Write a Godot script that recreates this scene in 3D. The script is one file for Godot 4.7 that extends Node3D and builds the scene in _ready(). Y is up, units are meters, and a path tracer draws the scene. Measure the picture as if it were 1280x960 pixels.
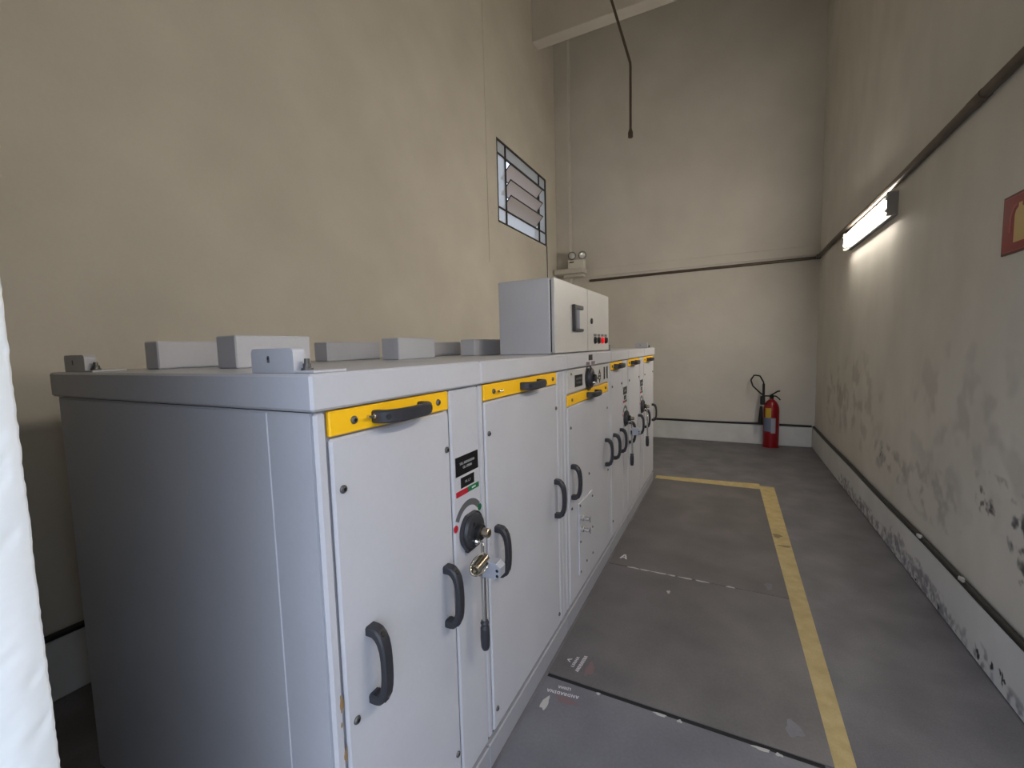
extends Node3D
# An electrical switchgear room seen from its doorway. x is right, y up, the row of cabinets runs along -z.

const FX := -0.79            # plane of the cabinet fronts
const BX := -2.06            # plane of the cabinet backs
const WL := -2.83            # left wall
const WR := 1.13             # right wall
const WE := -7.70            # end wall
const WF := -0.195           # inner face of the doorway wall
const CEIL := 7.05
const LID0 := 1.474
const LID1 := 1.555
const LAMP_A := 2.8
const LAMP_B := 0.5
const DOOR := 2.6

var O := Vector3.ZERO        # origin of the thing that is being built
var M := {}                  # materials
var mesh_cache := {}
var rng := RandomNumberGenerator.new()

# ------------------------------------------------------------------ materials
func noise_image(size: int, freq: float, sd: int, oct := 4) -> Image:
	var n := FastNoiseLite.new()
	n.noise_type = FastNoiseLite.TYPE_SIMPLEX_SMOOTH
	n.seed = sd
	n.frequency = freq
	n.fractal_octaves = oct
	return n.get_seamless_image(size, size, false, false, 0.15)

func blend_tex(c1: Color, c2: Color, size: int, freq: float, sd: int, fine := 0.0, oct := 4) -> ImageTexture:
	var a := noise_image(size, freq, sd, oct)
	var b := noise_image(size, 0.25, sd + 7, 2)
	var im := Image.create(size, size, false, Image.FORMAT_RGB8)
	for y in size:
		for x in size:
			var t := clampf(a.get_pixel(x, y).r, 0.0, 1.0)
			var f := (b.get_pixel(x, y).r - 0.5) * fine
			var c := c1.lerp(c2, t)
			im.set_pixel(x, y, Color(clampf(c.r + f, 0, 1), clampf(c.g + f, 0, 1), clampf(c.b + f, 0, 1)))
	im.generate_mipmaps()
	return ImageTexture.create_from_image(im)

func bump_tex(size: int, freq: float, sd: int, strength: float) -> ImageTexture:
	var a := noise_image(size, freq, sd, 3)
	a.convert(Image.FORMAT_RGBA8)
	a.bump_map_to_normal_map(strength)
	return ImageTexture.create_from_image(a)

func mat(c: Color, rough := 0.6, metal := 0.0) -> StandardMaterial3D:
	var m := StandardMaterial3D.new()
	m.albedo_color = c
	m.roughness = rough
	m.metallic = metal
	return m

func tri_mat(tex: Texture2D, scale: float, rough: float, normal: Texture2D = null, nscale := 0.3, world := true) -> StandardMaterial3D:
	var m := StandardMaterial3D.new()
	m.albedo_texture = tex
	m.roughness = rough
	m.uv1_triplanar = true
	m.uv1_world_triplanar = world
	m.uv1_scale = Vector3.ONE * scale
	if normal:
		m.normal_enabled = true
		m.normal_texture = normal
		m.normal_scale = nscale
	return m

func make_materials() -> void:
	var plaster := bump_tex(512, 0.02, 5, 6.0)
	M.plaster = plaster
	M.wall = tri_mat(blend_tex(Color(0.79, 0.765, 0.715), Color(0.84, 0.815, 0.765), 512, 0.006, 11, 0.012), 0.3, 0.75, plaster, 0.12)
	M.wall_end = tri_mat(blend_tex(Color(0.79, 0.77, 0.735), Color(0.84, 0.82, 0.785), 512, 0.006, 14, 0.012), 0.3, 0.75, plaster, 0.12)
	M.base = tri_mat(blend_tex(Color(0.80, 0.80, 0.79), Color(0.87, 0.87, 0.86), 512, 0.01, 12, 0.012), 0.5, 0.7, plaster, 0.15)
	M.jamb = tri_mat(blend_tex(Color(0.92, 0.94, 0.95), Color(0.95, 0.96, 0.97), 512, 0.008, 13, 0.01), 0.7, 0.7, plaster, 0.06)
	M.cement = tri_mat(blend_tex(Color(0.48, 0.47, 0.45), Color(0.56, 0.55, 0.52), 256, 0.01, 16, 0.02), 0.4, 0.85)
	M.ceiling = tri_mat(blend_tex(Color(0.74, 0.71, 0.64), Color(0.80, 0.77, 0.70), 256, 0.01, 15, 0.01), 0.3, 0.8)
	M.floor = tri_mat(blend_tex(Color(0.374, 0.368, 0.384), Color(0.487, 0.477, 0.491), 1024, 0.006, 21, 0.06, 5), 0.4, 0.55, bump_tex(512, 0.03, 6, 4.0), 0.12)
	M.plate_a = tri_mat(blend_tex(Color(0.389, 0.389, 0.416), Color(0.466, 0.466, 0.491), 512, 0.008, 22, 0.04, 5), 0.5, 0.5)
	M.plate_b = tri_mat(blend_tex(Color(0.347, 0.338, 0.343), Color(0.436, 0.420, 0.421), 512, 0.008, 23, 0.04, 5), 0.5, 0.5)
	M.plate_c = tri_mat(blend_tex(Color(0.338, 0.322, 0.321), Color(0.436, 0.420, 0.421), 512, 0.007, 24, 0.04, 5), 0.5, 0.5)
	M.outside = tri_mat(blend_tex(Color(0.62, 0.61, 0.59), Color(0.72, 0.71, 0.69), 256, 0.02, 25, 0.04), 0.3, 0.9)
	M.yellow_line = tri_mat(blend_tex(Color(0.68, 0.60, 0.40), Color(0.78, 0.70, 0.50), 512, 0.02, 26, 0.05, 5), 0.9, 0.6)
	M.grey = tri_mat(blend_tex(Color(0.75, 0.75, 0.77), Color(0.775, 0.775, 0.795), 256, 0.01, 31, 0.012), 0.8, 0.36, bump_tex(256, 0.2, 8, 1.0), 0.03)
	M.grey_light = tri_mat(blend_tex(Color(0.74, 0.735, 0.725), Color(0.77, 0.76, 0.75), 256, 0.01, 32, 0.01), 0.8, 0.42)
	M.plinth = mat(Color(0.62, 0.62, 0.64), 0.5)
	M.line_worn = mat(Color(0.52, 0.46, 0.33), 0.7)
	M.grey_dark = mat(Color(0.42, 0.42, 0.44), 0.5)
	M.gap = mat(Color(0.09, 0.09, 0.10), 0.8)
	M.yellow = mat(Color(1.0, 0.77, 0.08), 0.42)
	M.black = mat(Color(0.185, 0.185, 0.205), 0.42)
	M.black_matte = mat(Color(0.07, 0.07, 0.075), 0.6)
	M.disc = mat(Color(0.20, 0.20, 0.215), 0.38)
	M.screw = mat(Color(0.42, 0.41, 0.40), 0.45, 0.7)
	M.chrome = mat(Color(0.80, 0.79, 0.77), 0.18, 1.0)
	M.key_steel = mat(Color(0.80, 0.79, 0.78), 0.25, 0.85)
	M.brass = mat(Color(0.66, 0.62, 0.55), 0.25, 1.0)
	M.cast = mat(Color(0.66, 0.67, 0.70), 0.5, 0.25)
	M.white_plastic = mat(Color(0.85, 0.84, 0.80), 0.45)
	M.label_black = mat(Color(0.05, 0.05, 0.06), 0.35)
	M.label_white = mat(Color(0.88, 0.88, 0.86), 0.5)
	M.label_grey2 = mat(Color(0.62, 0.62, 0.62), 0.5)
	M.label_red = mat(Color(0.72, 0.08, 0.14), 0.45)
	M.label_green = mat(Color(0.06, 0.42, 0.25), 0.45)
	M.label_grey = mat(Color(0.36, 0.36, 0.37), 0.5)
	M.pale_red = mat(Color(0.47, 0.385, 0.395), 0.6)
	M.conduit = tri_mat(blend_tex(Color(0.33, 0.29, 0.26), Color(0.42, 0.38, 0.34), 256, 0.02, 41, 0.03), 1.0, 0.42, null, 0.3, true)
	M.conduit.metallic = 0.45
	M.conduit_black = mat(Color(0.10, 0.095, 0.095), 0.5)
	M.frame = mat(Color(0.20, 0.20, 0.20), 0.5)
	M.pane = mat(Color(0.80, 0.82, 0.84, 0.70), 0.35)
	M.pane.transparency = BaseMaterial3D.TRANSPARENCY_ALPHA
	M.pane.backlight_enabled = true
	M.pane.backlight = Color(0.5, 0.5, 0.5)
	M.pane.cull_mode = BaseMaterial3D.CULL_DISABLED
	M.slat = mat(Color(0.78, 0.75, 0.75), 0.4)
	M.slat.backlight_enabled = true
	M.slat.backlight = Color(0.5, 0.5, 0.5)
	M.red_paint = mat(Color(0.52, 0.04, 0.07), 0.28)
	M.sign_red = mat(Color(0.54, 0.05, 0.07), 0.35)
	M.sign_dark = mat(Color(0.30, 0.04, 0.05), 0.4)
	M.sign_cream = mat(Color(0.80, 0.68, 0.45), 0.5)
	M.sign_pink = mat(Color(0.66, 0.30, 0.30), 0.5)
	M.tag_yellow = mat(Color(0.75, 0.62, 0.18), 0.5)
	M.tag_blue = mat(Color(0.42, 0.46, 0.55), 0.5)
	M.rust = mat(Color(0.58, 0.47, 0.32), 0.8)
	M.stencil = mat(Color(0.82, 0.80, 0.81), 0.7)
	M.sealant = mat(Color(0.72, 0.71, 0.70), 0.7)
	M.lamp_metal = mat(Color(0.58, 0.57, 0.55), 0.5)
	M.tube = mat(Color(0.95, 0.95, 0.95), 0.4)
	M.tube.emission_enabled = true
	M.tube.emission = Color(1.0, 0.965, 0.91)
	M.tube.emission_energy_multiplier = 50.0
	M.red_led = mat(Color(0.85, 0.06, 0.12), 0.3)
	M.red_led.emission_enabled = true
	M.red_led.emission = Color(1.0, 0.05, 0.12)
	M.red_led.emission_energy_multiplier = 0.35
	M.lens = mat(Color(0.85, 0.86, 0.84), 0.12, 0.3)

# ------------------------------------------------------------------ mesh helpers
func new_st() -> SurfaceTool:
	var st := SurfaceTool.new()
	st.begin(Mesh.PRIMITIVE_TRIANGLES)
	st.set_smooth_group(-1)
	return st

func tri(st: SurfaceTool, a: Vector3, b: Vector3, c: Vector3, out: Vector3) -> void:
	var n := (b - a).cross(c - a)
	if n.length_squared() < 1e-18:
		return
	if n.dot(out) > 0.0:
		var t := b
		b = c
		c = t
	for p in [a, b, c]:
		st.add_vertex(p - O)

func quad(st: SurfaceTool, a: Vector3, b: Vector3, c: Vector3, d: Vector3, out: Vector3) -> void:
	tri(st, a, b, c, out)
	tri(st, a, c, d, out)

# box between two corners, edges chamfered by v
func bx(st: SurfaceTool, p: Vector3, q: Vector3, v := 0.0) -> void:
	var lo := Vector3(minf(p.x, q.x), minf(p.y, q.y), minf(p.z, q.z))
	var hi := Vector3(maxf(p.x, q.x), maxf(p.y, q.y), maxf(p.z, q.z))
	var c := (lo + hi) / 2.0
	var h := (hi - lo) / 2.0
	v = minf(v, minf(h.x, minf(h.y, h.z)) * 0.9)
	if v <= 0.0:
		v = 0.0
	var pt := func(sx: int, sy: int, sz: int, ax: int) -> Vector3:
		var r := Vector3(sx * (h.x - v), sy * (h.y - v), sz * (h.z - v))
		if ax == 0: r.x = sx * h.x
		elif ax == 1: r.y = sy * h.y
		else: r.z = sz * h.z
		return c + r
	for s in [-1, 1]:
		quad(st, pt.call(s, -1, -1, 0), pt.call(s, 1, -1, 0), pt.call(s, 1, 1, 0), pt.call(s, -1, 1, 0), Vector3(s, 0, 0))
		quad(st, pt.call(-1, s, -1, 1), pt.call(1, s, -1, 1), pt.call(1, s, 1, 1), pt.call(-1, s, 1, 1), Vector3(0, s, 0))
		quad(st, pt.call(-1, -1, s, 2), pt.call(1, -1, s, 2), pt.call(1, 1, s, 2), pt.call(-1, 1, s, 2), Vector3(0, 0, s))
	if v > 0.0:
		for s in [-1, 1]:
			for t in [-1, 1]:
				quad(st, pt.call(s, t, -1, 0), pt.call(s, t, 1, 0), pt.call(s, t, 1, 1), pt.call(s, t, -1, 1), Vector3(s, t, 0))
				quad(st, pt.call(s, -1, t, 0), pt.call(s, 1, t, 0), pt.call(s, 1, t, 2), pt.call(s, -1, t, 2), Vector3(s, 0, t))
				quad(st, pt.call(-1, s, t, 1), pt.call(1, s, t, 1), pt.call(1, s, t, 2), pt.call(-1, s, t, 2), Vector3(0, s, t))
				for u in [-1, 1]:
					tri(st, pt.call(s, t, u, 0), pt.call(s, t, u, 1), pt.call(s, t, u, 2), Vector3(s, t, u))

# body of revolution: profile of (radius, height along dir) from base
func lathe(st: SurfaceTool, base: Vector3, dir: Vector3, prof: Array, seg := 20, smooth := true) -> void:
	dir = dir.normalized()
	var u := dir.cross(Vector3(0.123, 0.93, 0.345)).normalized()
	var w := dir.cross(u)
	for i in prof.size() - 1:
		var a: Vector2 = prof[i]
		var b: Vector2 = prof[i + 1]
		st.set_smooth_group(i + 1 if smooth else -1)
		for k in seg:
			var t0 := TAU * k / seg
			var t1 := TAU * (k + 1) / seg
			var d0 := u * cos(t0) + w * sin(t0)
			var d1 := u * cos(t1) + w * sin(t1)
			var dm := (d0 + d1) / 2.0
			var out := dm * (b.y - a.y) - dir * (b.x - a.x)
			quad(st, base + d0 * a.x + dir * a.y, base + d1 * a.x + dir * a.y, base + d1 * b.x + dir * b.y, base + d0 * b.x + dir * b.y, out)
	st.set_smooth_group(-1)

func cyl(st: SurfaceTool, a: Vector3, b: Vector3, r: float, seg := 16, ch := 0.0) -> void:
	var l := a.distance_to(b)
	if ch > 0.0:
		lathe(st, a, b - a, [Vector2(0, 0), Vector2(r - ch, 0), Vector2(r, ch), Vector2(r, l - ch), Vector2(r - ch, l), Vector2(0, l)], seg)
	else:
		lathe(st, a, b - a, [Vector2(0, 0), Vector2(r, 0), Vector2(r, l), Vector2(0, l)], seg)

# round tube along a path
func tube(st: SurfaceTool, pts: Array, r: float, seg := 12) -> void:
	var rings := []
	var prev := Vector3.ZERO
	for i in pts.size():
		var p: Vector3 = pts[i]
		var t: Vector3 = (pts[mini(i + 1, pts.size() - 1)] - pts[maxi(i - 1, 0)]).normalized()
		var u := prev - t * prev.dot(t)
		if u.length() < 0.01:
			u = t.cross(Vector3(0.31, 0.87, 0.38)).normalized()
		u = u.normalized()
		prev = u
		var w := t.cross(u)
		var ring := []
		for k in seg:
			ring.append(p + (u * cos(TAU * k / seg) + w * sin(TAU * k / seg)) * r)
		rings.append(ring)
	st.set_smooth_group(1)
	for i in rings.size() - 1:
		var mid: Vector3 = (pts[i] + pts[i + 1]) / 2.0
		for k in seg:
			var j := (k + 1) % seg
			var c: Vector3 = (rings[i][k] + rings[i + 1][j]) / 2.0
			quad(st, rings[i][k], rings[i][j], rings[i + 1][j], rings[i + 1][k], c - mid)
	st.set_smooth_group(-1)
	var n := pts.size() - 1
	for k in seg:
		var j := (k + 1) % seg
		tri(st, pts[0], rings[0][k], rings[0][j], pts[0] - pts[1])
		tri(st, pts[n], rings[n][k], rings[n][j], pts[n] - pts[n - 1])

# extruded polygon: points given in the plane (u, v) at origin p, thickness along n
func prism(st: SurfaceTool, p: Vector3, u: Vector3, v: Vector3, n: Vector3, poly: PackedVector2Array, t: float) -> void:
	var idx := Geometry2D.triangulate_polygon(poly)
	for i in range(0, idx.size(), 3):
		var q := []
		for k in 3:
			q.append(p + u * poly[idx[i + k]].x + v * poly[idx[i + k]].y)
		tri(st, q[0] + n * t, q[1] + n * t, q[2] + n * t, n)
		tri(st, q[0], q[1], q[2], -n)
	var ccw := not Geometry2D.is_polygon_clockwise(poly)
	for i in poly.size():
		var a := poly[i]
		var b := poly[(i + 1) % poly.size()]
		var e := b - a
		var o2 := Vector2(e.y, -e.x) if ccw else Vector2(-e.y, e.x)
		var a3 := p + u * a.x + v * a.y
		var b3 := p + u * b.x + v * b.y
		quad(st, a3, b3, b3 + n * t, a3 + n * t, u * o2.x + v * o2.y)

# flat bar of section (w across, t thick, chamfer c) swept along points in the plane given by (along, out)
func sweep_bar(st: SurfaceTool, pts: Array, w: float, ts: Array, c: float) -> void:
	var rings := []
	for i in pts.size():
		var p: Vector2 = pts[i]
		var d: Vector2 = (pts[mini(i + 1, pts.size() - 1)] - pts[maxi(i - 1, 0)]).normalized()
		var nn := Vector2(-d.y, d.x)
		var t: float = ts[i]
		var sec := [Vector2(-w / 2 + c, -t / 2), Vector2(w / 2 - c, -t / 2), Vector2(w / 2, -t / 2 + c), Vector2(w / 2, t / 2 - c), Vector2(w / 2 - c, t / 2), Vector2(-w / 2 + c, t / 2), Vector2(-w / 2, t / 2 - c), Vector2(-w / 2, -t / 2 + c)]
		var ring := []
		for s in sec:
			var q: Vector2 = p + nn * s.y
			ring.append(Vector3(q.y, q.x, s.x))
		rings.append(ring)
	for i in rings.size() - 1:
		var mid := Vector3((pts[i].y + pts[i + 1].y) / 2, (pts[i].x + pts[i + 1].x) / 2, 0)
		for k in 8:
			var j := (k + 1) % 8
			st.set_smooth_group(k + 1)
			quad(st, rings[i][k], rings[i][j], rings[i + 1][j], rings[i + 1][k], (rings[i][k] + rings[i + 1][j]) / 2 - mid)
	st.set_smooth_group(-1)
	for e in [0, rings.size() - 1]:
		var inner: int = 1 if e == 0 else e - 1
		var out: Vector3 = rings[e][0] - rings[inner][0]
		for k in range(1, 7):
			tri(st, rings[e][0], rings[e][k], rings[e][k + 1], out)

# lettering: centre p, reading direction right, upwards up, height h
func letters(st: SurfaceTool, text: String, p: Vector3, right: Vector3, up: Vector3, h: float, width := 0.0) -> void:
	var tm := TextMesh.new()
	var f := SystemFont.new()
	f.font_names = PackedStringArray(["Droid Sans"])
	f.font_weight = 700
	tm.font = f
	tm.text = text
	tm.font_size = 64
	tm.pixel_size = 0.01
	tm.depth = 0.02
	tm.curve_step = 2.0
	var box := tm.get_aabb()
	if box.size.y <= 0.0:
		return
	var sy := h / box.size.y
	var sx := sy if width <= 0.0 else width / box.size.x
	var n := right.cross(up)
	var b := Basis(right * sx, up * sy, n * 0.03)
	var t := Transform3D(b, p - O - b * box.get_center())
	st.append_from(tm, 0, t)

func commit(st: SurfaceTool, into: ArrayMesh = null, normals := true) -> ArrayMesh:
	if normals:
		st.generate_normals()
	return st.commit(into)

func part(called: String, st: SurfaceTool, m: Material, parent: Node, at := Vector3.ZERO) -> MeshInstance3D:
	var o := MeshInstance3D.new()
	o.name = called
	o.mesh = commit(st)
	o.material_override = m
	o.position = at
	parent.add_child(o, true)
	return o

# one mesh of several materials: [[st, material], ...]
func part_multi(called: String, sets: Array, parent: Node, at := Vector3.ZERO) -> MeshInstance3D:
	var o := MeshInstance3D.new()
	o.name = called
	var am: ArrayMesh = null
	for s in sets:
		am = commit(s[0], am, s.size() < 3)
	for i in sets.size():
		am.surface_set_material(i, sets[i][1])
	o.mesh = am
	o.position = at
	parent.add_child(o, true)
	return o

func part_mesh(called: String, mesh: Mesh, parent: Node, t: Transform3D, m: Material = null) -> MeshInstance3D:
	var o := MeshInstance3D.new()
	o.name = called
	o.mesh = mesh
	if m:
		o.material_override = m
	o.transform = t
	parent.add_child(o, true)
	return o

func thing(called: String, label: String, category: String, at: Vector3, group := "") -> Node3D:
	var o := Node3D.new()
	o.name = called
	add_child(o, true)
	o.position = at
	tag(o, label, category, group)
	O = at
	return o

func tag(o: Node3D, label: String, category: String, group := "") -> void:
	o.set_meta("label", label)
	o.set_meta("category", category)
	if group:
		o.set_meta("group", group)

func struct(called: String, st: SurfaceTool, m: Material, label: String, category: String, at := Vector3.ZERO) -> MeshInstance3D:
	var o := part(called, st, m, self, at)
	o.set_meta("kind", "structure")
	tag(o, label, category)
	return o

# ------------------------------------------------------------------ shared meshes
func handle_mesh() -> ArrayMesh:
	if mesh_cache.has("handle"):
		return mesh_cache.handle
	var keep := O
	O = Vector3.ZERO
	var st := new_st()
	var half := [[0.088, 0.0, 0.025], [0.088, 0.016, 0.025], [0.0865, 0.024, 0.025], [0.079, 0.0335, 0.0235], [0.066, 0.0415, 0.021], [0.048, 0.0465, 0.0185], [0.025, 0.0490, 0.0175]]
	var pts := []
	var th := []
	for h in half:
		pts.append(Vector2(-h[0], h[1]))
		th.append(h[2])
	pts.append(Vector2(0, 0.0498))
	th.append(0.0175)
	half.reverse()
	for h in half:
		pts.append(Vector2(h[0], h[1]))
		th.append(h[2])
	sweep_bar(st, pts, 0.032, th, 0.004)
	# ribbed pads inside the feet
	for k in 3:
		bx(st, Vector3(0.006 + 0.005 * k, -0.0765, -0.013), Vector3(0.009 + 0.005 * k, -0.0735, 0.013), 0.0005)
	var st2 := new_st()
	for q in [1, -1]:
		var n := Vector3(0.80, q * 0.60, 0)
		var c := Vector3(0.0430, q * 0.0865, 0)
		cyl(st2, c - n * 0.006, c + n * 0.0012, 0.0068, 12)
	var am := commit(st)
	am = commit(st2, am)
	am.surface_set_material(0, M.black)
	am.surface_set_material(1, M.black_matte)
	mesh_cache.handle = am
	O = keep
	return am

func screw_mesh() -> ArrayMesh:
	if mesh_cache.has("screw"):
		return mesh_cache.screw
	var keep := O
	O = Vector3.ZERO
	var st := new_st()
	lathe(st, Vector3.ZERO, Vector3.RIGHT, [Vector2(0.0098, 0.0), Vector2(0.0098, 0.0022), Vector2(0.0078, 0.0052), Vector2(0.0045, 0.0062)], 14)
	var st2 := new_st()
	lathe(st2, Vector3.ZERO, Vector3.RIGHT, [Vector2(0.0045, 0.0062), Vector2(0.0040, 0.0040), Vector2(0.0, 0.0040)], 6)
	var am := commit(st)
	am = commit(st2, am)
	am.surface_set_material(0, M.screw)
	am.surface_set_material(1, M.black_matte)
	mesh_cache.screw = am
	O = keep
	return am

func put_handle(parent: Node, y: float, z: float, flat := false) -> void:
	var b := Basis(Vector3.RIGHT, PI / 2) if flat else Basis.IDENTITY
	part_mesh("pull_handle", handle_mesh(), parent, Transform3D(b, Vector3(FX + 0.0005, y, z) - O))

func put_screw(parent: Node, y: float, z: float, s := 1.0, x := FX + 0.0003) -> void:
	part_mesh("screw", screw_mesh(), parent, Transform3D(Basis.IDENTITY.scaled(Vector3(s, s, s)), Vector3(x, y, z) - O))

# panel on the front plane
func panel(called: String, parent: Node, y0: float, y1: float, z0: float, z1: float, m: Material, t := 0.014, v := 0.006) -> MeshInstance3D:
	var st := new_st()
	bx(st, Vector3(FX - t, y0, z0), Vector3(FX, y1, z1), v)
	return part(called, st, m, parent)

# plate lying on the front plane, with optional lettering
func plate(called: String, parent: Node, y0: float, y1: float, z0: float, z1: float, m: Material, lines := [], h := 0.01, ink: Material = null, x := FX + 0.0003) -> MeshInstance3D:
	var st := new_st()
	bx(st, Vector3(x, y0, z0), Vector3(x + 0.0018, y1, z1), 0.0004)
	if lines.is_empty():
		return part(called, st, m, parent)
	var s2 := SurfaceTool.new()
	s2.begin(Mesh.PRIMITIVE_TRIANGLES)
	var n := lines.size()
	for i in n:
		letters(s2, lines[i], Vector3(x + 0.0022, (y0 + y1) / 2 + ((n - 1) / 2.0 - i) * h * 1.75, (z0 + z1) / 2), Vector3(0, 0, -1), Vector3.UP, h)
	return part_multi(called, [[st, m], [s2, ink, 1]], parent)

# ------------------------------------------------------------------ cabinet
func cabinet(z0: float, z1: float, label: String, first := false) -> Node3D:
	var t := thing("switchgear_cabinet", label, "cabinet", Vector3((FX + BX) / 2, 0.0, (z0 + z1) / 2), "switchgear cabinets in the row")
	var st := new_st()
	bx(st, Vector3(BX, 0.118, z0 - 0.002), Vector3(FX - 0.016, LID0 - 0.004, z1 + 0.002), 0.0)
	part("body", st, M.grey, t)
	st = new_st()
	bx(st, Vector3(BX - 0.012, LID0, z0 + (0.012 if first else -0.0012)), Vector3(FX + 0.012, LID1, z1 + 0.0012), 0.006)
	part("lid", st, M.grey, t)
	st = new_st()
	bx(st, Vector3(BX + 0.03, 0.001, z0 + (-0.004 if first else -0.001)), Vector3(FX - 0.002, 0.100, z1 + 0.001), 0.005)
	part("plinth", st, M.plinth, t)
	st = new_st()
	bx(st, Vector3(BX + 0.05, 0.100, z0 - 0.02), Vector3(FX - 0.022, 0.118, z1 + 0.004), 0.0)
	part("base_gap", st, M.gap, t)
	return t

func post(t: Node3D, z0: float, z1: float) -> void:
	var st := new_st()
	bx(st, Vector3(FX - 0.016, 0.126, z0), Vector3(FX - 0.003, LID0 - 0.004, z1), 0.006)
	part("post", st, M.grey, t)

func st_corner(t: Node3D, z0: float) -> void:
	var st := new_st()
	bx(st, Vector3(FX - 0.016, 0.105, z0 - 0.003), Vector3(FX - 0.001, LID0 - 0.004, -0.662), 0.008)
	part("corner_post", st, M.grey, t)

func yellow_panel(t: Node3D, y0: float, y1: float, z0: float, z1: float, hz: float, screws: Array) -> void:
	var p := panel("yellow_panel", t, y0, y1, z0, z1, M.yellow, 0.014, 0.003)
	p.set_meta("label", "yellow strip panel with a black grip")
	put_handle(p, (y0 + y1) / 2 - 0.002, hz, true)
	for z in screws:
		put_screw(p, (y0 + y1) / 2, z)

func hinge_pin(parent: Node, y: float, z: float, m: Material) -> void:
	var st := new_st()
	cyl(st, Vector3(FX + 0.012, y, z), Vector3(FX + 0.012, y, z - 0.020), 0.0035, 10)
	cyl(st, Vector3(FX + 0.012, y, z - 0.020), Vector3(FX + 0.012, y, z - 0.026), 0.006, 10)
	cyl(st, Vector3(FX, y, z - 0.010), Vector3(FX + 0.012, y, z - 0.010), 0.004, 10)
	part("latch_pin", st, m, parent)

# rotary operating disc with its shaft, centre (y, z)
func switch_disc(parent: Node, y: float, z: float, r: float, ring := false) -> void:
	var c := Vector3(FX, y, z)
	var st := new_st()
	var poly := PackedVector2Array()
	# shield shape: round with a flat top and two lugs at the bottom
	for k in 40:
		var a := TAU * k / 40.0
		var p := Vector2(cos(a), sin(a)) * r
		p.y = minf(p.y, r * 0.90)
		if p.y < -r * 0.5:
			p.x = signf(p.x) * maxf(absf(p.x), r * 0.55)
			p.y = minf(p.y, -r * 0.86) if absf(p.x) < r * 0.62 else p.y
		poly.append(p)
	prism(st, c + Vector3(0.0005, 0, 0), Vector3(0, 0, -1), Vector3.UP, Vector3.RIGHT, poly, 0.014)
	lathe(st, c + Vector3(0.0145, 0, 0), Vector3.RIGHT, [Vector2(r * 0.90, 0), Vector2(r * 0.84, 0.010), Vector2(r * 0.62, 0.014), Vector2(0, 0.014)], 28)
	if ring:
		lathe(st, c + Vector3(0.0005, 0, 0), Vector3.RIGHT, [Vector2(r * 1.22, 0), Vector2(r * 1.22, 0.004), Vector2(r * 1.08, 0.004), Vector2(r * 1.08, 0.0)], 32)
	var s2 := new_st()
	cyl(s2, c + Vector3(0.026, -0.006, -0.006), c + Vector3(0.046, -0.006, -0.006), r * 0.40, 18, 0.002)
	cyl(s2, c + Vector3(0.026, r * 0.45, 0.018), c + Vector3(0.0295, r * 0.45, 0.018), 0.007, 12)
	part_multi("switch_disc", [[st, M.disc], [s2, M.black_matte]], parent)
	var s3 := new_st()
	var sl := 0.4 if ring else 1.0
	lathe(s3, c + Vector3(0.046, -0.004, -0.006), Vector3.RIGHT, [Vector2(0.016 * sl, 0), Vector2(0.016 * sl, 0.024 * sl), Vector2(0.013 * sl, 0.027 * sl), Vector2(0.007 * sl, 0.027 * sl), Vector2(0.007 * sl, 0.020 * sl), Vector2(0, 0.020 * sl)], 16)
	part("switch_shaft", s3, M.chrome if ring else M.brass, parent)
	var s4 := new_st()
	lathe(s4, c + Vector3(0.027, -r * 0.42, r * 0.30), Vector3.RIGHT, [Vector2(0.005, 0), Vector2(0.005, 0.010), Vector2(0.012, 0.011), Vector2(0.009, 0.020), Vector2(0.004, 0.021), Vector2(0.0035, 0.034), Vector2(0, 0.035)], 14)
	part("lock_knob", s4, M.chrome, parent)

func arc_poly(r0: float, r1: float, a0: float, a1: float, n := 18) -> PackedVector2Array:
	var p := PackedVector2Array()
	for k in n + 1:
		var a := deg_to_rad(lerpf(a0, a1, float(k) / n))
		p.append(Vector2(cos(a), sin(a)) * r1)
	for k in n + 1:
		var a := deg_to_rad(lerpf(a1, a0, float(k) / n))
		p.append(Vector2(cos(a), sin(a)) * r0)
	return p

# the printed marks round an operating disc
func switch_marks(parent: Node, y: float, z: float) -> void:
	var st := new_st()
	prism(st, Vector3(FX + 0.0003, y, z), Vector3(0, 0, -1), Vector3.UP, Vector3.RIGHT, arc_poly(0.072, 0.094, 40, 150), 0.0008)
	part("position_arc", st, M.label_grey, parent)
	for g in [[32.0, M.label_green], [166.0, M.label_red]]:
		var a: float = deg_to_rad(g[0])
		var s2 := new_st()
		lathe(s2, Vector3(FX + 0.0003, y + sin(a) * 0.083, z - cos(a) * 0.083), Vector3.RIGHT, [Vector2(0.012, 0), Vector2(0.012, 0.0012), Vector2(0, 0.0012)], 18)
		part("position_dot", s2, g[1], parent)

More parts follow.
